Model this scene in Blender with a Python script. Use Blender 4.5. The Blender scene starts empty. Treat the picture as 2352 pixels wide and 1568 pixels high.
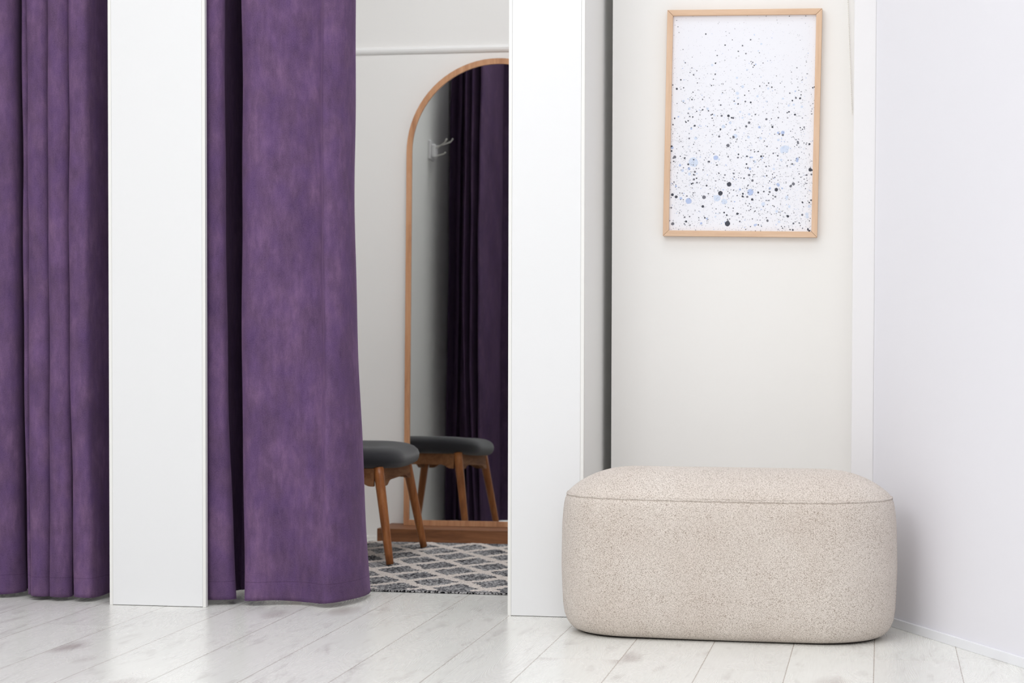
import bpy, bmesh, math, random
from mathutils import Vector, Matrix
from math import sin, cos, tan, radians, pi, atan2, hypot

C = bpy.context.scene.collection
sc = bpy.context.scene

# ------------------------------------------------------------------ camera
yaw, pit, rol = radians(10.372), radians(1.7128), radians(0.1354)
F = Vector((-sin(yaw)*cos(pit), cos(yaw)*cos(pit), -sin(pit)))
Rt = Vector((cos(yaw), sin(yaw), 0.0))
Up = Rt.cross(F)
R2 = Rt*cos(rol) + Up*sin(rol)
U2 = Up*cos(rol) - Rt*sin(rol)
cam_d = bpy.data.cameras.new('camera')
cam = bpy.data.objects.new('camera', cam_d)
C.objects.link(cam)
m3 = Matrix((R2, U2, -F)).transposed()
cam.matrix_world = Matrix.Translation((0, 0, 0.8)) @ m3.to_4x4()
cam_d.sensor_width = 36.0
cam_d.lens = 4645.6/2352*36.0
cam_d.shift_y = (908.6-784.0)/2352.0
cam_d.clip_start = 0.05
cam_d.dof.use_dof = True
cam_d.dof.focus_distance = 5.6
cam_d.dof.aperture_fstop = 5.6
sc.camera = cam

# ------------------------------------------------------------------ light
w = bpy.data.worlds.new('world'); sc.world = w; w.use_nodes = True
bg = w.node_tree.nodes['Background']
bg.inputs[0].default_value = (0.93, 0.96, 1.0, 1)
bg.inputs[1].default_value = 0.60

def area(name, loc, target, sx, sy, power, color, spread=None):
    d = bpy.data.lights.new(name, 'AREA'); d.shape = 'RECTANGLE'
    d.size = sx; d.size_y = sy; d.energy = power; d.color = color
    o = bpy.data.objects.new(name, d); C.objects.link(o)
    o.location = loc
    o.rotation_euler = (Vector(target)-Vector(loc)).to_track_quat('-Z', 'Y').to_euler()
    if spread: d.spread = radians(spread)
    return o
area('softbox_left', (-2.0, 1.0, 2.4), (-0.6, 5.6, 0.6), 1.1, 1.1, 23, (0.985, 0.99, 1.0))
area('fill_right', (0.75, 0.3, 2.2), (-0.9, 5.8, 1.0), 1.6, 1.6, 14, (0.98, 0.99, 1.0))  # added fill from the right, evens out the cream wall
area('front_fill', (-0.5, -1.1, 1.5), (-0.8, 6.0, 0.9), 3.0, 2.0, 12, (0.985, 0.995, 1.0))  # added frontal fill behind the camera, no window there
area('ceiling_fill', (-1.6, 2.5, 3.4), (-1.5, 3.2, 0.0), 4.6, 3.4, 150, (0.98, 0.99, 1.0))  # added overhead fill for the floor and over the post tops
area('cubicle_fill', (-1.5, 6.2, 3.35), (-1.5, 7.83, 0.1), 1.0, 0.7, 13.5, (0.985, 0.99, 1.0), 95)  # unseen fill added to brighten the cubicle's back wall and rug
area('ceiling_fill', (-1.1, 4.6, 3.4), (-1.1, 4.7, 0.0), 2.4, 1.0, 12, (0.98, 0.99, 1.0), 120)  # second added overhead fill, lifts the pouf top and nearby floor

sc.view_settings.view_transform = 'Standard'
sc.view_settings.look = 'None'
sc.view_settings.exposure = -0.16
sc.view_settings.gamma = 1.0
sc.view_settings.use_curve_mapping = False
sc.cycles.max_bounces = 10
sc.cycles.diffuse_bounces = 6

# ------------------------------------------------------------------ helpers
def srgb(r, g, b):
    f = lambda c: (c/255/12.92) if c/255 <= 0.04045 else ((c/255+0.055)/1.055)**2.4
    return (f(r), f(g), f(b), 1.0)

class NT:
    """small node-tree writer"""
    def __init__(s, name):
        s.m = bpy.data.materials.new(name); s.m.use_nodes = True
        s.t = s.m.node_tree; s.n = s.t.nodes; s.b = s.n['Principled BSDF']
    def node(s, kind, **kw):
        x = s.n.new(kind)
        for k, v in kw.items():
            if hasattr(x, k): setattr(x, k, v)
            else: raise AttributeError(k)
        return x
    def put(s, sock, v):
        if isinstance(v, bpy.types.NodeSocket): s.t.links.new(v, sock)
        else: sock.default_value = v
    def math(s, op, a, b=0.0, c=0.0):
        x = s.node('ShaderNodeMath', operation=op)
        s.put(x.inputs[0], a); s.put(x.inputs[1], b); s.put(x.inputs[2], c)
        return x.outputs[0]
    def coord(s, out='Object'):
        return s.node('ShaderNodeTexCoord').outputs[out]
    def sep(s, v):
        x = s.node('ShaderNodeSeparateXYZ'); s.put(x.inputs[0], v); return x.outputs
    def comb(s, a, b, c):
        x = s.node('ShaderNodeCombineXYZ'); s.put(x.inputs[0], a); s.put(x.inputs[1], b); s.put(x.inputs[2], c); return x.outputs[0]
    def noise(s, v, scale=5, detail=3, rough=0.5, dist=0.0):
        x = s.node('ShaderNodeTexNoise'); s.put(x.inputs['Vector'], v)
        x.inputs['Scale'].default_value = scale; x.inputs['Detail'].default_value = detail
        x.inputs['Roughness'].default_value = rough; x.inputs['Distortion'].default_value = dist
        return x.outputs[0]
    def mapping(s, v, scale=(1, 1, 1), loc=(0, 0, 0), rot=(0, 0, 0)):
        x = s.node('ShaderNodeMapping'); s.put(x.inputs[0], v)
        x.inputs['Scale'].default_value = scale; x.inputs['Location'].default_value = loc; x.inputs['Rotation'].default_value = rot
        return x.outputs[0]
    def ramp(s, f, pts):
        x = s.node('ShaderNodeValToRGB'); s.put(x.inputs[0], f)
        e = x.color_ramp.elements
        while len(e) < len(pts): e.new(0.5)
        for i, (p, c) in enumerate(pts):
            e[i].position = p; e[i].color = c if len(c) == 4 else (*c, 1)
        return x.outputs[0]
    def rng(s, f, a, b, c=0.0, d=1.0):
        x = s.node('ShaderNodeMapRange'); x.clamp = True; s.put(x.inputs[0], f)
        x.inputs[1].default_value = a; x.inputs[2].default_value = b; x.inputs[3].default_value = c; x.inputs[4].default_value = d
        return x.outputs[0]
    def mix(s, f, a, b, mode='MIX'):
        x = s.node('ShaderNodeMix', data_type='RGBA', blend_type=mode)
        s.put(x.inputs[0], f); s.put(x.inputs[6], a); s.put(x.inputs[7], b)
        return x.outputs[2]
    def bump(s, h, strength=0.2, dist=0.001, normal=None):
        x = s.node('ShaderNodeBump'); x.inputs['Strength'].default_value = strength; x.inputs['Distance'].default_value = dist
        s.put(x.inputs['Height'], h)
        if normal is not None: s.put(x.inputs['Normal'], normal)
        s.t.links.new(x.outputs[0], s.b.inputs['Normal'])
        return x.outputs[0]
    def base(s, v): s.put(s.b.inputs['Base Color'], v)
    def set(s, **kw):
        for k, v in kw.items(): s.put(s.b.inputs[k.replace('_', ' ')], v)
        return s

def paint(name, col, rough=0.6, mottle=0.03, spec=0.3, bump=0.05):
    t = NT(name); co = t.coord()
    n = t.noise(co, 3.0, 3)
    c2 = tuple(x*(1-mottle) for x in col[:3]) + (1,)
    t.base(t.mix(n, c2, col)); t.set(Roughness=rough)
    t.b.inputs['Specular IOR Level'].default_value = spec
    t.bump(t.noise(co, 260, 2), bump, 0.0005)
    return t.m

def velvet(name, bright=1.0):
    t = NT(name); co = t.coord()
    sp = t.sep(co)
    arc = t.node('ShaderNodeAttribute', attribute_name='arc').outputs['Fac']
    v = t.comb(arc, 0.0, sp[2])
    big = t.noise(t.mapping(v, (1.0, 1, 0.55)), 9, 5, 0.62)
    mid = t.noise(t.mapping(v, (1.6, 1, 0.5), loc=(3, 0, 5)), 40, 4, 0.65)
    fine = t.noise(t.mapping(v, (1, 1, 0.7)), 420, 2, 0.6)
    fac = t.math('ADD', t.math('MULTIPLY', big, 0.62), t.math('MULTIPLY', mid, 0.38))
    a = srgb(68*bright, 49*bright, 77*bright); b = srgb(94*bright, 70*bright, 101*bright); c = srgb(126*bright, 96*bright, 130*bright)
    col = t.ramp(fac, [(0.30, a), (0.5, b), (0.70, c)])
    hue = t.noise(t.mapping(v, (1.3, 1, 0.8), loc=(9, 0, 2)), 14, 3)
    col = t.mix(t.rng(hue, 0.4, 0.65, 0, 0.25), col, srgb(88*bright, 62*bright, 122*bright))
    col = t.mix(0.10, col, t.ramp(fine, [(0.3, (0.02, 0.01, 0.03, 1)), (0.7, (0.42, 0.27, 0.48, 1))]))
    # stitched hem line
    wob = t.math('MULTIPLY', t.noise(t.comb(arc, 0.0, 0.0), 6, 1), 0.004)
    d = t.math('ABSOLUTE', t.math('SUBTRACT', t.math('ADD', sp[2], wob), 0.072))
    line = t.rng(d, 0.0004, 0.0014, 1.0, 0.0)
    col = t.mix(t.math('MULTIPLY', line, 0.32), col, srgb(58, 38, 66))
    t.base(col); t.set(Roughness=0.85)
    t.b.inputs['Specular IOR Level'].default_value = 0.15
    t.b.inputs['Sheen Weight'].default_value = 0.22
    t.b.inputs['Sheen Roughness'].default_value = 0.45
    t.b.inputs['Sheen Tint'].default_value = srgb(205, 165, 215)
    h = t.math('ADD', t.math('MULTIPLY', mid, 0.8), t.math('ADD', t.math('MULTIPLY', fine, 0.25), t.math('MULTIPLY', line, -1.0)))
    t.bump(h, 0.35, 0.0015)
    return t.m

def wood(name, c0, c1, c2, axis='X', scale=1.0, rough=0.45, spec=0.35):
    t = NT(name); co = t.coord()
    k = {'X': (1.2, 14, 14), 'Y': (14, 1.2, 14), 'Z': (14, 14, 1.2)}[axis]
    g = t.noise(t.mapping(co, tuple(q*scale for q in k)), 2.2, 6, 0.6, 0.6)
    f = t.noise(t.mapping(co, tuple(q*scale*7 for q in k)), 3.0, 3, 0.6)
    fac = t.math('ADD', t.math('MULTIPLY', g, 0.75), t.math('MULTIPLY', f, 0.25))
    t.base(t.ramp(fac, [(0.33, c0), (0.5, c1), (0.68, c2)])); t.set(Roughness=rough)
    t.b.inputs['Specular IOR Level'].default_value = spec
    t.bump(f, 0.12, 0.0006)
    return t.m

def floor_mat():
    t = NT('laminate_floor'); co = t.coord(); x, y, z = t.sep(co)
    W, L = 0.2056, 1.285
    px = t.math('DIVIDE', t.math('SUBTRACT', x, -0.0145), W)
    k = t.math('FLOOR', px)
    fx = t.math('SUBTRACT', px, k)
    wn = t.node('ShaderNodeTexWhiteNoise', noise_dimensions='1D'); t.put(wn.inputs['W'], t.math('ADD', k, 7.31))
    off = t.math('MULTIPLY', wn.outputs[0], 7.0)
    py = t.math('ADD', t.math('DIVIDE', y, L), off)
    ky = t.math('FLOOR', py); fy = t.math('SUBTRACT', py, ky)
    wn2 = t.node('ShaderNodeTexWhiteNoise', noise_dimensions='2D'); t.put(wn2.inputs['Vector'], t.comb(k, ky, 0))
    rnd = wn2.outputs[0]
    # per-plank texture space
    v = t.comb(t.math('ADD', x, t.math('MULTIPLY', rnd, 31.0)), t.math('ADD', y, t.math('MULTIPLY', rnd, 57.0)), 0.0)
    broad = t.noise(t.mapping(v, (3.2, 0.9, 1)), 1.6, 3, 0.5)
    # cathedral grain: contour lines of a stretched field
    fld = t.noise(t.mapping(v, (6.5, 0.85, 1), loc=(2, 1, 0)), 1.0, 2.0, 0.4, 0.25)
    wig = t.noise(t.mapping(v, (60, 14, 1)), 1.0, 2)
    ph = t.math('ADD', t.math('MULTIPLY', fld, 400.0), t.math('MULTIPLY', wig, 2.6))
    ring = t.math('ADD', t.math('MULTIPLY', t.math('SINE', ph), 0.5), 0.5)
    streak = t.noise(t.mapping(v, (260, 9, 1)), 1.0, 3, 0.6)
    patch = t.rng(t.noise(t.mapping(v, (6, 2.0, 1), loc=(4, 4, 0)), 1.3, 3), 0.42, 0.62)
    # knots and smudges
    vor = t.node('ShaderNodeTexVoronoi', feature='F1'); t.put(vor.inputs['Vector'], t.mapping(v, (5.2, 2.1, 1)))
    vor.inputs['Scale'].default_value = 0.85; vor.inputs['Randomness'].default_value = 1.0
    kd = t.math('ADD', vor.outputs['Distance'], t.math('MULTIPLY', t.noise(t.mapping(v, (30, 8, 1)), 1.0, 5, 0.72), 0.22))
    knot = t.rng(kd, 0.14, 0.34, 1.0, 0.0)
    smudge = t.rng(t.noise(t.mapping(v, (24, 4.2, 1), loc=(7, 0, 0)), 1.0, 4, 0.62, 0.5), 0.56, 0.76)
    col = t.mix(t.rng(broad, 0.3, 0.7), srgb(233, 234, 229), srgb(240, 240, 235))
    col = t.mix(t.rng(rnd, 0.0, 1.0, 0.0, 0.30), col, srgb(222, 219, 216))
    col = t.mix(t.math('MULTIPLY', smudge, 0.6), col, srgb(182, 176, 173))
    col = t.mix(t.math('MULTIPLY', knot, 0.65), col, srgb(160, 147, 144))
    ringw = t.math('MULTIPLY', t.math('ADD', t.math('MULTIPLY', patch, 0.92), 0.08), t.rng(ring, 0.55, 1.0))
    col = t.mix(t.math('MULTIPLY', ringw, 0.045), col, srgb(196, 190, 184))
    col = t.mix(t.rng(streak, 0.45, 0.75, 0.0, 0.20), col, srgb(200, 194, 190))
    ex = t.math('MULTIPLY', t.math('MINIMUM', fx, t.math('SUBTRACT', 1.0, fx)), W)
    ey = t.math('MULTIPLY', t.math('MINIMUM', fy, t.math('SUBTRACT', 1.0, fy)), L)
    gx = t.rng(ex, 0.0006, 0.0013, 1.0, 0.0); gy = t.math('MULTIPLY', t.rng(ey, 0.0004, 0.001, 1.0, 0.0), 0.7)
    g = t.math('MAXIMUM', gx, gy)
    col = t.mix(t.math('MULTIPLY', g, 0.85), col, srgb(150, 134, 124))
    t.base(col)
    t.put(t.b.inputs['Roughness'], t.math('ADD', 0.27, t.math('MULTIPLY', ringw, 0.02)))
    t.b.inputs['Specular IOR Level'].default_value = 0.42
    h = t.math('ADD', t.math('MULTIPLY', ringw, -0.055), t.math('ADD', t.math('MULTIPLY', streak, 0.2), t.math('MULTIPLY', g, -1.5)))
    t.bump(h, 0.22, 0.001)
    return t.m

def boucle():
    t = NT('boucle_fabric'); co = t.coord()
    wv = t.noise(t.mapping(co, (1, 1, 1)), 60, 2)
    d = t.node('ShaderNodeVectorMath', operation='SCALE'); t.put(d.inputs[0], t.node('ShaderNodeTexNoise').outputs['Color']); d.inputs['Scale'].default_value = 0.0
    vor = t.node('ShaderNodeTexVoronoi', feature='F1'); t.put(vor.inputs['Vector'], t.mapping(co, (0.8, 0.8, 1.25)))
    vor.inputs['Scale'].default_value = 470
    n = t.noise(t.mapping(co, (0.8, 0.8, 1.5)), 560, 2, 0.6, 0.7)
    cell = t.math('ADD', t.math('MULTIPLY', vor.outputs['Distance'], 0.55), t.math('MULTIPLY', n, 0.75))
    big = t.noise(co, 4.5, 4, 0.55)
    pit_tone = t.noise(t.mapping(co, loc=(3, 1, 2)), 9, 4, 0.6)
    pit = t.rng(cell, 0.52, 0.92)
    light = t.mix(t.rng(big, 0.35, 0.65), srgb(228, 217, 208), srgb(236, 227, 219))
    dark = t.mix(t.rng(pit_tone, 0.3, 0.7), srgb(146, 128, 112), srgb(168, 154, 142))
    t.base(t.mix(pit, light, dark)); t.set(Roughness=0.95)  # shade in the pits between the loops is mixed into the colour
    t.b.inputs['Specular IOR Level'].default_value = 0.1
    t.b.inputs['Sheen Weight'].default_value = 0.25; t.b.inputs['Sheen Roughness'].default_value = 0.6
    t.bump(t.math('MULTIPLY', cell, -1.0), 0.6, 0.0022)
    return t.m

def rug_mat():
    t = NT('rug_weave'); co = t.coord()
    pile = t.node('ShaderNodeAttribute', attribute_name='pile').outputs['Fac']
    edge = t.node('ShaderNodeAttribute', attribute_name='edge').outputs['Fac']
    h = t.noise(t.mapping(co, (75, 120, 1)), 1.0, 3, 0.72)
    h2 = t.noise(t.mapping(co, (12, 9, 1)), 1.0, 3)
    hv = t.math('ADD', h, t.math('MULTIPLY', t.math('SUBTRACT', h2, 0.5), 0.25))
    flat = t.ramp(hv, [(0.38, srgb(22, 22, 28)), (0.48, srgb(90, 90, 96)), (0.60, srgb(200, 198, 198))])
    shag = t.ramp(t.noise(co, 240, 4, 0.7), [(0.3, srgb(176, 166, 160)), (0.55, srgb(226, 217, 211))])
    col = t.mix(t.rng(pile, 0.35, 0.6), flat, shag)
    eb = t.ramp(t.noise(t.mapping(co, (130, 90, 1)), 1.0, 2, 0.7), [(0.42, srgb(12, 12, 16)), (0.58, srgb(170, 168, 168))])
    col = t.mix(edge, col, eb)
    col = t.mix(t.rng(edge, 1.05, 1.5), col, srgb(14, 14, 18))
    t.base(col); t.set(Roughness=1.0); t.b.inputs['Specular IOR Level'].default_value = 0.05
    t.bump(t.noise(co, 300, 3, 0.7), 0.6, 0.003)
    return t.m

def fabric_grey():
    t = NT('charcoal_fabric'); co = t.coord()
    n = t.noise(co, 700, 2, 0.7); b = t.noise(co, 12, 3)
    t.base(t.mix(t.rng(n, 0.3, 0.7, 0, 0.5), srgb(42, 42, 46), srgb(68, 67, 72))); t.set(Roughness=0.95)
    t.b.inputs['Specular IOR Level'].default_value = 0.15
    t.b.inputs['Sheen Weight'].default_value = 0.3
    t.bump(n, 0.4, 0.001)
    return t.m

def plain(name, col, rough=0.5, metal=0.0, spec=0.5):
    t = NT(name); t.base(col); t.set(Roughness=rough, Metallic=metal)
    t.b.inputs['Specular IOR Level'].default_value = spec
    return t.m

M = {}
M['board'] = paint('white_melamine', srgb(231, 231, 232), 0.33, 0.01, 0.4, 0.03)
M['edge'] = paint('white_edge_band', srgb(234, 233, 230), 0.35, 0.02, 0.4, 0.02)
M['side'] = paint('divider_side_white', srgb(236, 236, 234), 0.5, 0.01, 0.3, 0.02)
M['cubicle'] = paint('cubicle_wall_paint', srgb(243, 241, 239), 0.6, 0.02, 0.25, 0.04)
M['cream'] = paint('cream_wall_paint', srgb(243, 241, 238), 0.65, 0.01, 0.25, 0.03)
M['white'] = paint('cool_white_wall_paint', srgb(236, 235, 241), 0.45, 0.01, 0.3, 0.02)
M['strip'] = paint('jamb_paint', srgb(233, 231, 232), 0.5, 0.01, 0.3, 0.02)
M['rail'] = paint('rail_paint', srgb(245, 244, 243), 0.5, 0.01, 0.3, 0.02)
M['ceiling'] = paint('ceiling_paint', srgb(240, 240, 240), 0.9, 0.01, 0.1, 0.02)
M['velvet'] = velvet('purple_velvet')
M['reverse_shaded'] = velvet('purple_velvet_reverse_shaded', 0.80)  # darker velvet copy: shade on the inner side put into the colour
M['floor'] = floor_mat()
M['boucle'] = boucle()
M['rug'] = rug_mat()
M['seat'] = fabric_grey()
M['leg'] = wood('stool_leg_oak', srgb(134, 78, 40), srgb(164, 100, 55), srgb(184, 120, 70), 'Z', 1.5, 0.4)
M['apron'] = wood('stool_apron_wood', srgb(112, 72, 48), srgb(140, 96, 66), srgb(156, 112, 80), 'Y', 1.2, 0.75, 0.12)
M['oak'] = wood('mirror_frame_oak', srgb(168, 116, 82), srgb(200, 148, 110), srgb(212, 164, 128), 'Z', 1.0, 0.5)
M['plinth'] = wood('plinth_wood', srgb(98, 60, 37), srgb(128, 82, 52), srgb(146, 96, 63), 'X', 1.0, 0.5)
M['picframe'] = wood('picture_frame_wood', srgb(214, 178, 148), srgb(222, 188, 158), srgb(228, 197, 170), 'Z', 1.5, 0.55)
M['picframe_x'] = wood('picture_frame_wood_across', srgb(214, 178, 148), srgb(222, 188, 158), srgb(228, 197, 170), 'X', 1.5, 0.55)
M['paper'] = paint('print_paper', srgb(241, 241, 247), 0.6, 0.01, 0.25, 0.02)
M['ink_d'] = plain('ink_dark', srgb(62, 64, 76), 0.6)
M['ink_g'] = plain('ink_grey', srgb(112, 112, 122), 0.6)
M['ink_l'] = plain('ink_pale_grey', srgb(172, 173, 186), 0.6)
M['ink_b'] = plain('ink_light_blue', srgb(213, 223, 241), 0.6)
M['ink_c'] = plain('ink_blue', srgb(182, 197, 231), 0.6)
M['mirror'] = plain('mirror_glass', (0.86, 0.88, 0.87, 1), 0.0, 1.0)
M['back'] = plain('dark_backing', srgb(40, 32, 28), 0.8)
M['aluminium'] = plain('brushed_aluminium', srgb(240, 241, 245), 0.4, 0.0)
M['chrome'] = plain('hook_metal', srgb(200, 198, 192), 0.3, 1.0)
M['plastic'] = plain('hook_plate_plastic', srgb(225, 224, 226), 0.4)
M['bead'] = plain('bead_plastic', srgb(246, 243, 236), 0.35)

def link(name, bm, mats, parent=None, smooth=False, loc=None):
    me = bpy.data.meshes.new(name); bm.normal_update(); bm.to_mesh(me); bm.free()
    if not isinstance(mats, (list, tuple)): mats = [mats]
    for q in mats: me.materials.append(q)
    if smooth:
        for p in me.polygons: p.use_smooth = True
    o = bpy.data.objects.new(name, me); C.objects.link(o)
    if parent is not None: o.parent = parent
    if loc is not None: o.location = loc
    return o

def tag(o, label=None, cat=None, group=None, kind=None):
    if label: o['label'] = label
    if cat: o['category'] = cat
    if group: o['group'] = group
    if kind: o['kind'] = kind
    return o

def empty(name, loc=(0, 0, 0), rotz=0.0):
    o = bpy.data.objects.new(name, None); C.objects.link(o)
    o.location = loc; o.rotation_euler = (0, 0, rotz); o.empty_display_size = 0.1
    return o

def box(bm, x0, x1, y0, y1, z0, z1, bev=0.0):
    vs = [bm.verts.new((x, y, z)) for x in (x0, x1) for y in (y0, y1) for z in (z0, z1)]
    fs = [(0, 1, 3, 2), (4, 6, 7, 5), (0, 4, 5, 1), (2, 3, 7, 6), (0, 2, 6, 4), (1, 5, 7, 3)]
    faces = [bm.faces.new([vs[i] for i in f]) for f in fs]
    if bev > 0:
        es = list({e for f in faces for e in f.edges})
        bmesh.ops.bevel(bm, geom=es, offset=bev, segments=2, profile=0.5, affect='EDGES')
    bmesh.ops.recalc_face_normals(bm, faces=bm.faces[:])

def boxobj(name, x0, x1, y0, y1, z0, z1, mat, parent=None, bev=0.0, loc=None):
    bm = bmesh.new(); box(bm, x0, x1, y0, y1, z0, z1, bev)
    return link(name, bm, mat, parent, loc=loc)

def tube(bm, pts, radii, seg=16, cap=True):
    rings = []
    n = len(pts); prev = None
    for i, p in enumerate(pts):
        p = Vector(p)
        a = Vector(pts[max(i-1, 0)]); b = Vector(pts[min(i+1, n-1)])
        d = (b-a).normalized()
        if prev is None:
            u = d.orthogonal().normalized()
        else:
            u = (prev - d*prev.dot(d)).normalized()
        prev = u; v = d.cross(u)
        r = radii[i] if isinstance(radii, (list, tuple)) else radii
        rings.append([bm.verts.new(p + (u*cos(2*pi*k/seg)+v*sin(2*pi*k/seg))*r) for k in range(seg)])
    for i in range(n-1):
        for k in range(seg):
            bm.faces.new((rings[i][k], rings[i][(k+1) % seg], rings[i+1][(k+1) % seg], rings[i+1][k]))
    if cap:
        bm.faces.new(list(reversed(rings[0]))); bm.faces.new(rings[-1])
    bmesh.ops.recalc_face_normals(bm, faces=bm.faces[:])

# ------------------------------------------------------------------ setting
H = 3.45
YF = 5.655            # front plane of the fitting-room posts
YB = 7.835            # back wall of the cubicles
o = boxobj('floor', -4.6, 2.6, -1.5, 8.0, -0.05, 0.0, M['floor']); tag(o, 'whitewashed wood laminate floor in long planks', kind='structure')
o = boxobj('ceiling', -4.6, 2.6, -1.5, 8.0, H, H+0.1, M['ceiling']); tag(o, 'white ceiling above the fitting rooms', kind='structure')
o = boxobj('wall_back', -4.6, 0.6, YB, YB+0.12, 0.0, H, M['cubicle']); tag(o, 'light grey back wall inside the fitting rooms', kind='structure')
o = boxobj('wall_left', -4.6, -4.5, -1.5, YB, 0.0, H, M['cubicle']); tag(o, 'white wall closing the room on the left', kind='structure')
YC = 6.045
o = boxobj('wall_rear', -0.802, -0.0, YC, YC+0.03, 0.0, H, M['cream']); tag(o, 'cream wall panel behind the beige pouf', kind='structure')
o = boxobj('wall_light_block', 0.0, 0.1, YC+0.03, YB, 0.0, H, M['cubicle']); tag(o, 'unseen wall added to block light behind the cream wall', kind='structure')  # added out of view to keep light off the gap beside the panel
# slanted white wall on the right
wd = Vector((0.4321, -0.9018, 0)); wn_ = Vector((0.9018, 0.4321, 0))
P0 = Vector((-0.023, 5.780, 0))
bm = bmesh.new()
box(bm, 0, 3.6, 0, 0.1, 0, H)
o = link('wall_right', bm, M['white']); tag(o, 'cool white slanted wall right of the pouf', kind='structure')
rot = Matrix((wd, wn_, Vector((0, 0, 1)))).transposed().to_4x4()
o.matrix_world = Matrix.Translation(P0) @ rot
bm = bmesh.new(); box(bm, 0.0, 3.6, -0.009, 0.0, 0.0, 0.0245, 0.0012)
o = link('baseboard_right', bm, M['aluminium']); tag(o, 'low brushed metal skirting along the right wall', kind='structure')
o.matrix_world = Matrix.Translation(P0) @ rot
o = boxobj('trim_1', -0.085, -0.022, 5.782, YC, 0.0, H, M['strip'], bev=0.003); tag(o, 'white upright jamb between cream wall and right wall', kind='structure')
# rail on the cubicle back wall
bm = bmesh.new()
prof = [(0, -0.013), (-0.006, -0.013), (-0.0105, -0.006), (-0.012, 0.002), (-0.009, 0.010), (0, 0.013)]
ra = [bm.verts.new((-2.119, YB+y, 1.926+z)) for y, z in prof]; rb = [bm.verts.new((-0.93, YB+y, 1.926+z)) for y, z in prof]
for i in range(len(prof)):
    j = (i+1) % len(prof); bm.faces.new((ra[i], ra[j], rb[j], rb[i]))
bm.faces.new(ra); bm.faces.new(list(reversed(rb))); bmesh.ops.recalc_face_normals(bm, faces=bm.faces[:])
o = link('trim_2', bm, M['rail'], smooth=False); tag(o, 'thin white moulding across the cubicle back wall', kind='structure')

# ------------------------------------------------------------------ divider posts
def post(x0, x1, side0, side1, label):
    r = empty('divider_post', ((x0+x1)/2, YF, 0)); tag(r, label, 'post', 'white posts between the fitting rooms', 'thing')
    cx = (x0+x1)/2
    hw = (x1-x0)/2; e = 0.0098
    boxobj('front_panel', -hw+e+0.0003, hw-e-0.0003, 0.0004, 0.018, 0.0015, 2.45, M['board'], r, 0.0006)
    boxobj('edge_strip', -hw, -hw+e, 0.0, 0.018, 0.0, 2.45, M['edge'], r, 0.0009)
    boxobj('edge_strip', hw-e, hw, 0.0, 0.018, 0.0, 2.45, M['edge'], r, 0.0009)
    boxobj('side_wall', side0-cx, side1-cx, 0.0182, YB-YF-0.002, 0.0, 2.45, M['side'], r)
    return r
p1 = post(-2.2445, -1.9465, -2.18, -2.12, 'white panel post between the two purple curtains')
p2 = post(-1.0465, -0.829, -0.90, -0.829, 'white panel post left of the beige pouf, beside the open cubicle')
post(-3.55, -3.25, -3.43, -3.37, 'white panel post at the far left beyond the first curtain')

# ------------------------------------------------------------------ curtains
def catmull(pts, n=10):
    out = []
    P = [2*Vector(pts[0])-Vector(pts[1])] + [Vector(p) for p in pts] + [2*Vector(pts[-1])-Vector(pts[-2])]
    for i in range(1, len(P)-2):
        p0, p1_, p2_, p3 = P[i-1], P[i], P[i+1], P[i+2]
        def tj(ti, a, b): return ti + max((b-a).length, 1e-5)**0.5
        t0 = 0; t1 = tj(t0, p0, p1_); t2 = tj(t1, p1_, p2_); t3 = tj(t2, p2_, p3)
        for k in range(n):
            t = t1 + (t2-t1)*k/n
            A1 = (t1-t)/(t1-t0)*p0 + (t-t0)/(t1-t0)*p1_
            A2 = (t2-t)/(t2-t1)*p1_ + (t-t1)/(t2-t1)*p2_
            A3 = (t3-t)/(t3-t2)*p2_ + (t-t2)/(t3-t2)*p3
            B1 = (t2-t)/(t2-t0)*A1 + (t-t0)/(t2-t0)*A2
            B2 = (t3-t)/(t3-t1)*A2 + (t-t1)/(t3-t1)*A3
            out.append((t2-t)/(t2-t1)*B1 + (t-t1)/(t2-t1)*B2)
    out.append(Vector(pts[-1]))
    return out

def curtain(name, top, bot, label, z0=0.014, z1=2.40, power=2.0, reach=1.3, seed=1, hem=None):
    rnd = random.Random(seed)
    T = catmull(top, 12); B = catmull(bot, 12)
    assert len(T) == len(B)
    n = len(T)
    arc = [0.0]
    for i in range(1, n): arc.append(arc[-1] + (T[i]-T[i-1]).length)
    zs = []; z = z0
    while z < z1:
        zs.append(z); z += 0.012 if z < 0.3 else 0.035
    zs.append(z1)
    ph = [rnd.uniform(0, 6.28) for _ in range(8)]
    bm = bmesh.new(); la = bm.verts.layers.float.new('arc')
    grid = []
    for z in zs:
        wgt = max(0.0, 1-(z-z0)/reach)**power
        row = []
        for i in range(n):
            p = T[i].lerp(B[i], wgt)
            s = arc[i]
            dx = 0.0016*sin(z*5.1+ph[0]+s*9) + 0.0010*sin(z*13+ph[1]+s*17)
            dy = 0.0020*sin(z*4.3+ph[2]+s*12) + 0.0011*sin(z*11+ph[3]+s*25)
            zz = z
            if z < 0.06:
                zz = z + 0.0025*sin(s*23+ph[4])*(1-(z-z0)/0.06)
            v = bm.verts.new((p.x+dx, p.y+dy, zz)); v[la] = s
            row.append(v)
        grid.append(row)
    for a in range(len(zs)-1):
        for i in range(n-1):
            bm.faces.new((grid[a][i], grid[a][i+1], grid[a+1][i+1], grid[a+1][i]))
    o = link(name, bm, [M['velvet'], M['reverse_shaded']], smooth=True)
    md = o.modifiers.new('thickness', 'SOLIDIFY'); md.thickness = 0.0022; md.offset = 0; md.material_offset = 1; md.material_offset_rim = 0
    tag(o, label, 'curtain', 'purple velvet fitting room curtains')
    return o

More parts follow.
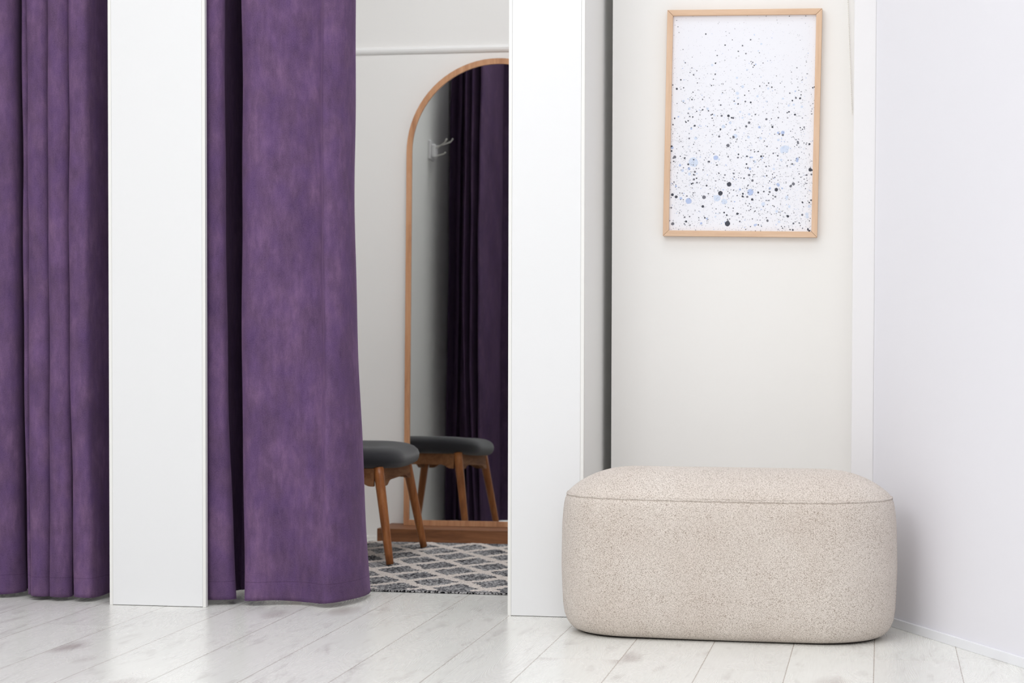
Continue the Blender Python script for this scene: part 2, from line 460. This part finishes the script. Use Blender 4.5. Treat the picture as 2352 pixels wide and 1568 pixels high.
def pleat(xl, xr, yf, yb, under=0.014):
    w_ = xr-xl
    return [(xl+under, yb), (xl+0.002, yf+0.030), (xl-0.0015, yf+0.012), (xl+0.006, yf+0.001), (xl+w_*0.4, yf-0.004),
            (xl+w_*0.72, yf+0.004), (xr-0.006, yf+0.019), (xr-0.001, yf+0.036), (xr-0.010, yf+0.055)]

# middle curtain, drawn aside
top = [(-2.105, 5.80), (-2.085, 5.72)] + pleat(-2.070, -2.035, 5.71, 5.79) + pleat(-2.030, -2.000, 5.71, 5.80)
top += [(-1.992, 5.80), (-1.984, 5.74), (-1.975, 5.712), (-1.955, 5.700), (-1.932, 5.703), (-1.917, 5.716), (-1.914, 5.740), (-1.945, 5.80), (-1.975, 6.00), (-1.965, 6.11), (-1.947, 6.01), (-1.929, 6.125), (-1.909, 6.01),
        (-1.889, 6.13), (-1.866, 6.03), (-1.842, 5.83), (-1.857, 5.735), (-1.850, 5.716), (-1.820, 5.696), (-1.765, 5.701), (-1.700, 5.728), (-1.645, 5.752),
        (-1.620, 5.741), (-1.602, 5.709), (-1.576, 5.716), (-1.554, 5.738), (-1.543, 5.775), (-1.540, 5.815), (-1.547, 5.850)]
k = len(top)-25
bot = [(-2.105, 5.80), (-2.085, 5.72)] + pleat(-2.070, -2.035, 5.71, 5.79) + pleat(-2.030, -2.000, 5.71, 5.80)
bot += [(-1.992, 5.80), (-1.984, 5.74), (-1.975, 5.715), (-1.950, 5.702), (-1.915, 5.708), (-1.893, 5.722), (-1.885, 5.75), (-1.925, 5.81), (-1.955, 5.92), (-1.945, 5.98), (-1.930, 5.95), (-1.915, 6.00), (-1.900, 5.95),
        (-1.884, 6.00), (-1.860, 5.95), (-1.837, 5.80), (-1.852, 5.735), (-1.845, 5.712), (-1.812, 5.708), (-1.760, 5.735), (-1.700, 5.752), (-1.650, 5.735),
        (-1.608, 5.708), (-1.580, 5.716), (-1.555, 5.76), (-1.536, 5.82), (-1.528, 5.90), (-1.536, 5.985), (-1.550, 6.045)]
assert len(top) == len(bot)
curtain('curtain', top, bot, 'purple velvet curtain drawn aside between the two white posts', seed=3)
# left curtain
top = [(-3.20, 5.80), (-3.14, 5.72), (-3.06, 5.76), (-2.97, 5.70), (-2.90, 5.77), (-2.84, 5.80), (-2.80, 5.73), (-2.75, 5.695), (-2.69, 5.690), (-2.625, 5.702), (-2.584, 5.726), (-2.573, 5.76), (-2.590, 5.84),
       (-2.592, 5.98), (-2.566, 5.96), (-2.549, 5.80), (-2.550, 5.745), (-2.541, 5.732), (-2.526, 5.742), (-2.514, 5.775)]
top += pleat(-2.519, -2.452, 5.705, 5.80) + pleat(-2.4505, -2.392, 5.695, 5.80)
top += [(-2.378, 5.80), (-2.388, 5.74), (-2.390, 5.715), (-2.380, 5.702), (-2.355, 5.698), (-2.335, 5.706), (-2.325, 5.745), (-2.315, 5.83), (-2.285, 5.90), (-2.235, 5.89), (-2.205, 5.82)]
bot = [(x, y+0.004) for x, y in top]
bot[8] = (-2.68, 5.715); bot[9] = (-2.62, 5.735); bot[10] = (-2.582, 5.765); bot[11] = (-2.572, 5.80)
for i in range(13, 20): bot[i] = (bot[i][0]+0.004, bot[i][1]+0.012)
for i in range(38, len(bot)): bot[i] = (bot[i][0]+0.010, bot[i][1]-0.006)
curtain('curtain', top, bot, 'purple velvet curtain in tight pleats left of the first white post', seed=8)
# rods above the frame that carry the curtains
for xa, xb, lb in ((-3.365, -2.19, 'metal rod over the left purple curtain'), (-2.118, -0.902, 'metal rod over the open middle cubicle')):
    bm = bmesh.new(); tube(bm, [(xa, 5.76, 2.416), (xb, 5.76, 2.416)], 0.0125, 20)
    o = link('curtain_rod', bm, M['chrome'], smooth=True); tag(o, lb, 'curtain rod', 'rods over the fitting rooms')

# ------------------------------------------------------------------ pouf
def rrect(a, b, r, n=18, m=26):
    """closed loop of a rounded rectangle, half sizes a, b"""
    r = min(r, a-1e-4, b-1e-4); pts = []
    for cx, cy, a0 in ((a-r, b-r, 0), (-(a-r), b-r, pi/2), (-(a-r), -(b-r), pi), (a-r, -(b-r), 3*pi/2)):
        for i in range(n):
            t = a0 + (pi/2)*i/(n-1)
            ca, sa = cos(t), sin(t)
            pts.append((cx + r*ca, cy + r*sa))
        nx = {0: (-(a-r), b), pi/2: (-a, -(b-r)), pi: (a-r, -b), 3*pi/2: (a, b-r)}[a0]
        lx, ly = pts[-1]
        for i in range(1, m):
            pts.append((lx+(nx[0]-lx)*i/m, ly+(nx[1]-ly)*i/m))
    return pts

def loops_mesh(bm, rings, close_top=True, close_bot=True):
    vr = [[bm.verts.new(p) for p in ring] for ring in rings]
    n = len(vr[0])
    for a in range(len(vr)-1):
        for i in range(n):
            bm.faces.new((vr[a][i], vr[a][(i+1) % n], vr[a+1][(i+1) % n], vr[a+1][i]))
    if close_bot: bm.faces.new(list(reversed(vr[0])))
    if close_top: bm.faces.new(vr[-1])
    bmesh.ops.recalc_face_normals(bm, faces=bm.faces[:])

PA, PB, PR = 0.446, 0.203, 0.2028
pouf = empty('pouf', (-0.407, 5.446, 0), radians(-1.6))
tag(pouf, 'oval beige boucle pouf with a piped seam on the whitewashed floor', 'pouf')
def pring(z, inset, wob=0.0):
    L = rrect(PA-inset, PB-inset, PR-inset if PR-inset > 0.01 else 0.01)
    out = []
    for i, (x, y) in enumerate(L):
        t = i/len(L)*2*pi
        q = 1+wob*(sin(3*t+1.0)+0.6*sin(5*t+z*14))
        out.append((x*q, y*q, z + (0.0 if wob == 0 else 0.0012*sin(4*t))))
    return out
prof = [(0.004, 0.060), (0.004, 0.042), (0.009, 0.030), (0.018, 0.020), (0.030, 0.012), (0.048, 0.0045), (0.075, 0.0005), (0.12, -0.0020), (0.18, -0.004), (0.24, -0.003),
        (0.29, -0.002), (0.325, 0.0005), (0.345, 0.003), (0.358, 0.0055), (0.366, 0.0085), (0.3705, 0.012)]
bm = bmesh.new(); loops_mesh(bm, [pring(z, i, 0.0008) for z, i in prof])
link('body', bm, M['boucle'], pouf, True)
def dome(z0, ins0, n, hh):
    rings = []
    for k in range(n):
        s = k/(n-1)
        ins = ins0 + (PB-0.004-ins0)*(s**1.35)
        u = (ins-ins0)/(PB-ins0)
        z = z0 + hh*(1-(1-u)**2.3)**0.86
        rings.append((z, ins))
    return rings
bm = bmesh.new(); loops_mesh(bm, [pring(0.3705, 0.017)] + [pring(z, i) for z, i in dome(0.3740, 0.0115, 24, 0.072)])
link('cushion_top', bm, M['boucle'], pouf, True)
bm = bmesh.new(); L = pring(0.3718, 0.0115, 0.0008)
n = len(L); rings = []
for i in range(n):
    p = Vector(L[i]); a = Vector(L[i-1]); b = Vector(L[(i+1) % n]); d = b-a; d.z = 0; d.normalize(); nn = Vector((d.y, -d.x, 0))
    zz = 0.0008*sin(i*1.7)
    rings.append([bm.verts.new(p + nn*cos(2*pi*k/8)*0.0032 + Vector((0, 0, sin(2*pi*k/8)*0.0032+zz))) for k in range(8)])
for i in range(n):
    for k in range(8):
        bm.faces.new((rings[i][k], rings[i][(k+1) % 8], rings[(i+1) % n][(k+1) % 8], rings[(i+1) % n][k]))
bmesh.ops.recalc_face_normals(bm, faces=bm.faces[:])
link('piping', bm, M['boucle'], pouf, True)
bm = bmesh.new(); loops_mesh(bm, [pring(0.0, 0.050), pring(0.004, 0.050)])
tag(link('base_board', bm, M['back'], pouf), 'dark underside board')

# ------------------------------------------------------------------ picture
PW, PH = 0.4545, 0.669
pic = empty('framed_print', (-0.4135, YC-0.001, 1.4335-PH/2+0.0))
pic.location = (-0.4135, YC-0.001, 1.4275)
tag(pic, 'paint splatter print in a pale wood frame on the cream wall', 'picture')
pic.rotation_euler = (0, radians(0.9), 0)
FW, FD = 0.0168, 0.026
def mitre(name, pts, mat):
    bm = bmesh.new()
    f = [bm.verts.new((x, -FD, z)) for x, z in pts]; b = [bm.verts.new((x, 0, z)) for x, z in pts]
    bm.faces.new(f); bm.faces.new(list(reversed(b)))
    for i in range(4):
        j = (i+1) % 4; bm.faces.new((f[i], b[i], b[j], f[j]))
    bmesh.ops.recalc_face_normals(bm, faces=bm.faces[:])
    es = [e for e in bm.edges if abs(e.verts[0].co.y+FD) < 1e-6 and abs(e.verts[1].co.y+FD) < 1e-6]
    bmesh.ops.bevel(bm, geom=es, offset=0.0007, segments=1, affect='EDGES')
    return link(name, bm, mat, pic)
a, h_ = PW/2, PH/2
g = 0.0004
mitre('frame_rail', [(-a+g, h_), (a-g, h_), (a-FW-g, h_-FW), (-a+FW+g, h_-FW)], M['picframe_x'])
mitre('frame_rail', [(-a+FW+g, -h_+FW), (a-FW-g, -h_+FW), (a-g, -h_), (-a+g, -h_)], M['picframe_x'])
mitre('frame_rail', [(-a, h_-g), (-a+FW, h_-FW-g), (-a+FW, -h_+FW+g), (-a, -h_+g)], M['picframe'])
mitre('frame_rail', [(a-FW, h_-FW-g), (a, h_-g), (a, -h_+g), (a-FW, -h_+FW+g)], M['picframe'])
SPOTS = "341,560,76,g;442,563,91,g;455,558,152,b;404,602,121,g;547,563,91,b;176,568,111,b;130,569,61,g;753,543,81,c;785,542,121,c;786,553,76,g;761,549,56,g;756,576,81,b;633,568,91,b;891,585,71,g;893,591,66,g;972,595,71,d;7,606,66,d;10,612,111,c;7,628,56,d;30,656,111,g;20,661,56,g;101,661,61,d;12,718,15,d;790,619,212,b;805,615,202,b;820,612,131,b;813,627,131,b;785,628,152,b;889,664,106,c;889,673,86,c;856,687,61,g;821,696,51,g;981,713,116,d;993,715,61,d;958,738,56,g;990,735,61,g;918,748,40,d;163,679,303,b;152,683,222,b;165,668,51,d;127,690,66,d;133,710,101,c;69,695,81,c;88,719,106,b;137,735,106,b;175,725,76,g;189,733,66,b;167,738,51,d;169,760,76,g;188,755,51,d;191,775,61,g;163,778,51,d;153,781,61,d;320,659,167,c;343,667,81,b;407,654,56,g;269,677,66,g;276,676,46,d;327,693,40,d;332,693,40,d;476,658,66,g;479,643,56,d;539,652,66,d;566,657,71,c;577,657,51,c;638,652,71,d;654,651,40,d;646,659,66,c;595,677,96,b;722,638,56,g;754,649,61,g;778,668,81,b;748,614,35,d;677,606,51,g;658,581,46,g;614,630,40,d;591,631,40,d;537,688,56,d;674,699,56,g;547,706,61,g;562,710,86,c;557,739,81,g;728,710,81,b;680,742,51,d;449,732,61,g;387,739,56,g;522,754,61,g;581,764,86,g;418,782,162,d;260,789,66,d;43,792,71,c;758,781,91,c;766,784,71,c;749,806,126,d;704,800,76,c;703,817,71,g;662,815,66,g;623,820,66,d;867,779,111,g;848,790,86,g;790,800,61,c;358,824,162,d;377,808,46,c;495,806,76,c;568,818,228,c;516,826,66,d;514,838,71,d;547,840,71,g;582,852,86,d;743,839,66,g;19,832,96,d;46,842,101,d;80,849,86,c;122,838,46,d;135,861,212,c;243,843,131,g;335,847,228,b;315,837,66,b;386,863,212,b;379,837,61,b;659,873,142,b;824,840,111,b;822,851,61,b;236,886,91,d;459,863,46,c;842,884,91,b;981,883,106,b;931,863,51,d;935,866,51,d;992,854,56,d;980,865,51,d;755,907,96,b;965,919,121,b;968,931,111,b;933,922,71,g;833,929,86,d;692,950,81,g;773,955,91,b;873,962,66,g;480,919,81,d;406,926,61,d;387,914,61,d;412,966,182,d;415,956,91,g;412,946,51,g;252,939,61,d;266,943,71,c;227,965,86,c;326,934,66,b;330,918,51,b;345,920,46,b;109,937,61,g;144,934,51,g;120,957,71,d;25,968,111,g;498,955,56,g;604,972,81,c;614,969,61,c;629,970,51,d;651,977,35,d;534,983,40,c;975,990,61,d;984,996,66,d;870,992,61,d;851,991,46,d;609,999,46,d;563,872,46,g;573,886,46,g;553,882,40,g;13,893,61,g;232,84,49,d;34,49,33,d;43,76,27,d;547,112,54,g;369,136,49,d;491,139,54,g;462,165,44,d;516,176,49,g;419,112,33,d;315,184,49,g;304,220,49,d;565,217,49,g;553,213,33,d;558,224,33,d;576,231,44,d;568,239,38,d;586,226,49,c;637,220,33,d;92,217,44,g;174,254,38,g;126,262,38,g;139,241,38,g;152,273,54,g;62,296,54,d;304,271,54,g;292,294,44,g;280,323,44,d;180,311,38,d;35,338,71,d;83,333,44,d;6,320,44,d;150,354,38,d;873,243,44,g;945,271,33,d;679,313,49,g;666,324,44,g;702,332,49,d;618,327,44,d;579,339,33,d;542,349,38,d;677,338,76,b;603,374,82,b;866,351,54,c;782,385,65,b;828,360,49,g;871,382,65,g;900,384,65,d;847,394,54,d;986,335,49,d;997,332,49,d;906,368,44,d;514,369,44,d;469,409,54,d;519,398,60,g;557,402,60,d;441,396,44,d;347,414,60,g;144,388,49,d;219,388,44,d;220,436,54,d;262,441,44,d;179,443,44,d;256,431,93,b;119,452,49,g;126,431,82,b;84,395,82,b;290,457,49,d;281,460,44,d;303,461,71,b;355,464,71,g;403,464,93,d;426,473,60,d;437,474,76,g;591,458,54,g;548,457,82,b;502,473,71,b;825,446,60,d;813,450,44,d;867,459,65,d;752,473,60,g;669,480,76,g;549,496,87,g;529,513,82,g;416,496,98,b;369,514,131,b;621,517,93,c;712,516,71,d;932,517,44,d;922,527,44,d;906,519,44,d;152,469,49,d;131,467,44,d;120,487,49,d;105,494,49,d;24,475,49,d;50,468,54,c;167,510,71,d;13,505,49,d;143,524,65,c;349,526,60,d;452,529,49,d;289,475,44,d;462,360,109,b;467,381,76,b;498,329,98,b;457,288,76,b;281,228,76,b;527,251,65,b;857,413,76,b;914,423,87,b;822,417,76,b;669,398,65,b;449,408,65,b;485,446,65,b;813,5,33,d;927,5,33,d;652,4,27,d;572,89,49,b;622,132,65,b;603,164,49,b"
def print_mesh():
    bm = bmesh.new(); rnd = random.Random(11)
    X0, X1, Z0, Z1 = -a+FW-0.002, a-FW+0.002, -h_+FW-0.002, h_-FW+0.002
    yp = -0.013
    box(bm, X0, X1, yp, -0.001, Z0, Z1)
    ix0, ix1, iz0, iz1 = -a+FW, a-FW, -h_+FW, h_-FW
    lvl = [0]
    def blob(x, z, r, mi, seg=12, rough=0.06):
        lvl[0] += 1
        y = yp - 0.00012 - {1: 4, 2: 3, 3: 1, 4: 0, 5: 2}[mi]*0.00008 - (lvl[0] % 40)*0.0000015
        st = 1+rnd.uniform(-0.08, 0.12); an = rnd.uniform(0, pi)
        vs = []
        for k in range(seg):
            t = 2*pi*k/seg; q = r*(1+rnd.uniform(-rough, rough))
            lx, lz = q*cos(t)*st, q*sin(t)
            px_, pz_ = x+lx*cos(an)-lz*sin(an), z+lx*sin(an)+lz*cos(an)
            px_ = min(max(px_, ix0+0.0002), ix1-0.0002); pz_ = min(max(pz_, iz0+0.0002), iz1-0.0002)
            vs.append(bm.verts.new((px_, y, pz_)))
        f = bm.faces.new(vs)
        f.normal_update()
        if f.normal.y > 0: f.normal_flip()
        f.material_index = mi
    W_, H_ = ix1-ix0, iz1-iz0
    kinds = {'d': 1, 'g': 2, 'b': 4, 'c': 5}
    for s in SPOTS.split(';'):
        u, v, r, t = s.split(',')
        r = float(r)/10000*W_
        blob(ix0+int(u)/1000*W_, iz1-int(v)/1000*H_, r, kinds[t], 18 if r > 0.002 else 10, 0.05 if t in 'dg' else 0.10)
    for i in range(6000):
        v = rnd.random(); u = rnd.random()
        dens = 0.16 + 0.84*min(1, max(0, (v-0.12)/0.55)) if v < 0.8 else 1.0-(v-0.8)*1.6
        if rnd.random() > dens: continue
        q = rnd.random()
        r = (0.00050 + 0.0012*q**5)*(0.75+0.5*v)
        mi = 1 if rnd.random() < 0.22 else (2 if rnd.random() < 0.5 else (3 if rnd.random() < 0.6 else 5))
        blob(ix0+u*W_, iz1-v*H_, r, mi, 7, 0.12)
    for i in range(900):
        u = rnd.random(); v = rnd.random()**0.7
        blob(ix0+u*W_, iz1-v*H_, rnd.uniform(0.0003, 0.0006), 3, 6, 0.1)
    return bm
link('print', print_mesh(), [M['paper'], M['ink_d'], M['ink_g'], M['ink_l'], M['ink_b'], M['ink_c']], pic)

# ------------------------------------------------------------------ bead chain
bm = bmesh.new()
nb = 150
for i in range(nb):
    z = 1.452 + i*0.0064
    x = -0.0925 - (z-1.452)*0.045
    bmesh.ops.create_icosphere(bm, subdivisions=1, radius=0.0019, matrix=Matrix.Translation((x, YC-0.006, z)))
zt = 1.452+(nb-1)*0.0064
tube(bm, [(-0.0925, YC-0.006, 1.452), (-0.0925-(zt-1.452)*0.045, YC-0.006, zt)], 0.0006, 6)
o = link('bead_chain', bm, M['bead'], smooth=True); tag(o, 'thin white beaded pull chain hanging right of the framed print', 'chain')

# ------------------------------------------------------------------ plinth and mirror
o = boxobj('mirror_plinth', -0.45, 0.45, -0.116, 0.116, 0.0, 0.0505, M['plinth'], bev=0.0015, loc=(-1.472, 7.717, 0))
tag(o, 'low brown wooden plinth on the cubicle floor under the arched mirror', 'plinth')
mir = empty('arched_mirror', (-1.487, 7.740, 0.0515)); tag(mir, 'tall arched mirror in an oak frame leaning on the cubicle back wall', 'mirror')
MA = radians(1.8)
mir.rotation_euler = (-MA, 0, 0)
MW, MS, MF, MD = 0.363, 1.468, 0.0215, 0.026
def arch(w_, zb, zs_, n=40):
    pts = [(-w_, zb), (-w_, zb+(zs_-zb)*0.5), (-w_, zs_)]
    pts += [(-w_*cos(pi*i/n), zs_+w_*sin(pi*i/n)) for i in range(1, n)]
    pts += [(w_, zs_), (w_, zb+(zs_-zb)*0.5), (w_, zb)]
    return pts
bm = bmesh.new()
O = arch(MW, 0.0, MS); I = arch(MW-MF, MF, MS)
lay = []
for ring, dy in ((O, 0.0), (I, 0.0), (I, MD), (O, MD)):
    lay.append([bm.verts.new((x, dy, z)) for x, z in ring])
n = len(O)
for q in range(4):
    A_, B_ = lay[q], lay[(q+1) % 4]
    for i in range(n):
        j = (i+1) % n
        bm.faces.new((A_[i], A_[j], B_[j], B_[i]))
bmesh.ops.recalc_face_normals(bm, faces=bm.faces[:])
link('frame', bm, M['oak'], mir)
bm = bmesh.new()
G = arch(MW-MF+0.003, MF-0.003, MS)
f = [bm.verts.new((x, 0.006, z)) for x, z in G]; b = [bm.verts.new((x, 0.010, z)) for x, z in G]
bm.faces.new(f); bm.faces.new(list(reversed(b)))
for i in range(n):
    j = (i+1) % n; bm.faces.new((f[i], b[i], b[j], f[j]))
bmesh.ops.recalc_face_normals(bm, faces=bm.faces[:])
link('mirror_pane', bm, M['mirror'], mir)
bm = bmesh.new()
f = [bm.verts.new((x*0.99, 0.011, 0.01+z*0.99)) for x, z in G]; b = [bm.verts.new((x*0.99, 0.024, 0.01+z*0.99)) for x, z in G]
bm.faces.new(f); bm.faces.new(list(reversed(b)))
for i in range(n):
    j = (i+1) % n; bm.faces.new((f[i], b[i], b[j], f[j]))
bmesh.ops.recalc_face_normals(bm, faces=bm.faces[:])
link('backing_board', bm, M['back'], mir)

# ------------------------------------------------------------------ stool
st = empty('stool', (-1.854, 7.05, 0.0105), 0.028); tag(st, 'padded stool with charcoal seat and brown wooden legs on the patterned rug', 'stool')
SA, SB = 0.205, 0.300
def sring(inset, zf):
    L = rrect(SA-inset, SB-inset, max(0.185-inset, 0.01), 14, 10)
    return [(x, y, zf(x, y)) for x, y in L]
def saddle(x, y):
    # seat dips in the middle, ends and edges stay up
    q = (x/SA)**2 + (y/SB)**2
    return -0.020*math.exp(-q*3.2)
rings = []
for ins, zb in ((0.090, 0.333), (0.050, 0.330), (0.022, 0.331), (0.008, 0.339), (0.001, 0.352), (0.0, 0.366), (0.005, 0.380), (0.017, 0.391), (0.035, 0.399), (0.06, 0.404), (0.09, 0.407), (0.12, 0.408), (0.15, 0.408), (0.18, 0.408), (0.2, 0.408)):
    ang = zb
    rings.append(sring(ins, lambda x, y, zb=zb: zb + (saddle(x, y) if zb > 0.375 else 0.0) + 0.010*(y/SB)**2*(1 if zb < 0.34 else 1)))
bm = bmesh.new(); loops_mesh(bm, rings)
link('seat', bm, M['seat'], st, True).location = (-0.006, 0, -0.010)
for sx in (-1, 1):
    for sy in (-1, 1):
        bm = bmesh.new()
        ft = Vector((sx*0.183, sy*0.298, 0.0)); tp = Vector((sx*0.128, sy*0.236, 0.328))
        nseg = 8
        pts = [ft.lerp(tp, i/nseg) for i in range(nseg+1)]
        tube(bm, pts, [0.0128+0.0052*(i/nseg)**0.8 for i in range(nseg+1)], 20)
        link('leg', bm, M['leg'], st, True)
def apron(kind, s):
    bm = bmesh.new(); n = 24
    Lh = 0.222 if kind == 'y' else 0.116
    f, b, f2, b2 = [], [], [], []
    for i in range(n+1):
        t = -1+2*i/n
        edge = abs(t)
        zb = 0.286 - 0.010*cos(t*pi)*-1 if kind == 'y' else 0.280
        zb = 0.280 - 0.016*(1/(1+math.exp(-(edge-0.72)*22)))
        # slope with the legs
        for lst, off, z in ((f, 0.009, zb), (b, -0.009, zb), (f2, 0.009, 0.326), (b2, -0.009, 0.326)):
            base_ = (0.132 if kind == 'y' else 0.240) + (0.326-z)*0.14
            q = s*(base_+off)
            lst.append(bm.verts.new((q, t*Lh, z) if kind == 'y' else (t*Lh, q, z)))
    for i in range(n):
        bm.faces.new((f[i], f[i+1], f2[i+1], f2[i])); bm.faces.new((b[i+1], b[i], b2[i], b2[i+1]))
        bm.faces.new((f[i], b[i], b[i+1], f[i+1])); bm.faces.new((f2[i], f2[i+1], b2[i+1], b2[i]))
    bm.faces.new((f[0], f2[0], b2[0], b[0])); bm.faces.new((f[-1], b[-1], b2[-1], f2[-1]))
    bmesh.ops.recalc_face_normals(bm, faces=bm.faces[:])
    link('apron', bm, M['apron'], st)
for s in (-1, 1): apron('y', s); apron('x', s)

# ------------------------------------------------------------------ rug
def rug():
    x0, x1, y0, y1 = -1.945, -0.96, 6.100, 7.545
    st_ = 0.0042
    nx, ny = int((x1-x0)/st_), int((y1-y0)/st_)
    rnd = random.Random(5)
    me = bpy.data.meshes.new('rug')
    from mathutils import noise
    vs, pile, edge = [], [], []
    for j in range(ny+1):
        for i in range(nx+1):
            x = x0+(x1-x0)*i/nx; y = y0+(y1-y0)*j/ny
            wx = x + 0.012*noise.noise((x*14, y*14, 0)) + 0.006*noise.noise((x*45, y*45, 3))
            wy = y + 0.018*noise.noise((x*14, y*14, 8)) + 0.008*noise.noise((x*45, y*45, 11))
            p = (wx+1.504)/0.195; q = (wy-7.072)/0.300
            s, t = p+q, p-q
            d = min(abs(s-round(s)-0.5*(1 if s > round(s) else -1)), abs(t-round(t)-0.5*(1 if t > round(t) else -1)))
            half = 0.090 + 0.022*noise.noise((x*30, y*30, 20))
            k = max(0.0, min(1.0, (half-d)/0.035+0.5))
            e = 1.0 if (y-y0 < 0.012 or y1-y < 0.012) else 0.0
            if min(y-y0, y1-y) < 0.022: k *= 0.2
            h = 0.0050 + k*(0.0015+rnd.random()*0.0045) + (1-k)*rnd.random()*0.0012
            if i in (0, nx) or j in (0, ny): h = 0.0015
            vs.append((x, y+0.004*noise.noise((x*2.3, 0, 0)) + (0.010*(x1-x)/(x1-x0)), h)); pile.append(k); edge.append(e)
    fs = []
    for j in range(ny):
        for i in range(nx):
            a_ = j*(nx+1)+i; fs.append((a_, a_+1, a_+nx+2, a_+nx+1))
    # rim and underside
    ring = [i for i in range(nx+1)] + [j*(nx+1)+nx for j in range(1, ny+1)] + [ny*(nx+1)+i for i in range(nx-1, -1, -1)] + [j*(nx+1) for j in range(ny-1, 0, -1)]
    b0 = len(vs)
    for r_ in ring:
        vs.append((vs[r_][0], vs[r_][1], 0.0005)); pile.append(0); edge.append(2)
    nr = len(ring)
    for i in range(nr):
        j = (i+1) % nr; fs.append((ring[i], b0+i, b0+j, ring[j]))
    fs.append(tuple(b0+i for i in range(nr-1, -1, -1)))
    me.from_pydata(vs, [], fs); me.update()
    for nm, dat in (('pile', pile), ('edge', edge)):
        at = me.attributes.new(nm, 'FLOAT', 'POINT'); at.data.foreach_set('value', dat)
    me.materials.append(M['rug'])
    o = bpy.data.objects.new('rug', me); C.objects.link(o)
    tag(o, 'black and white flatweave rug with a raised cream diamond lattice', 'rug')
rug()

# ------------------------------------------------------------------ hook on the divider, seen in the mirror
hk = empty('coat_hook', (-2.1198, 6.19, 1.775)); tag(hk, 'white plate with metal coat hooks on the divider, seen in the mirror', 'coat hook')
boxobj('plate', 0.0, 0.012, -0.045, 0.045, -0.045, 0.045, M['plastic'], hk, 0.004)
boxobj('mount', 0.012, 0.032, -0.030, 0.030, -0.034, 0.028, M['plastic'], hk, 0.005)
for yy, zz, up, ln in ((-0.030, 0.022, 0.034, 0.066), (0.030, 0.006, 0.034, 0.058), (0.0, -0.026, 0.014, 0.044)):
    bm = bmesh.new()
    pts = [(0.024, yy*0.6, zz), (0.024+ln*0.4, yy, zz+up*0.25), (0.024+ln*0.75, yy*1.3, zz+up*0.55), (0.024+ln, yy*1.5, zz+up*0.8), (0.024+ln*1.12, yy*1.6, zz+up*1.15)]
    c = catmull([Vector(p) for p in pts], 5)
    tube(bm, [tuple(p) for p in c], 0.0030, 10)
    bmesh.ops.create_icosphere(bm, subdivisions=2, radius=0.0046, matrix=Matrix.Translation(pts[-1]))
    link('prong', bm, M['chrome'], hk, True)
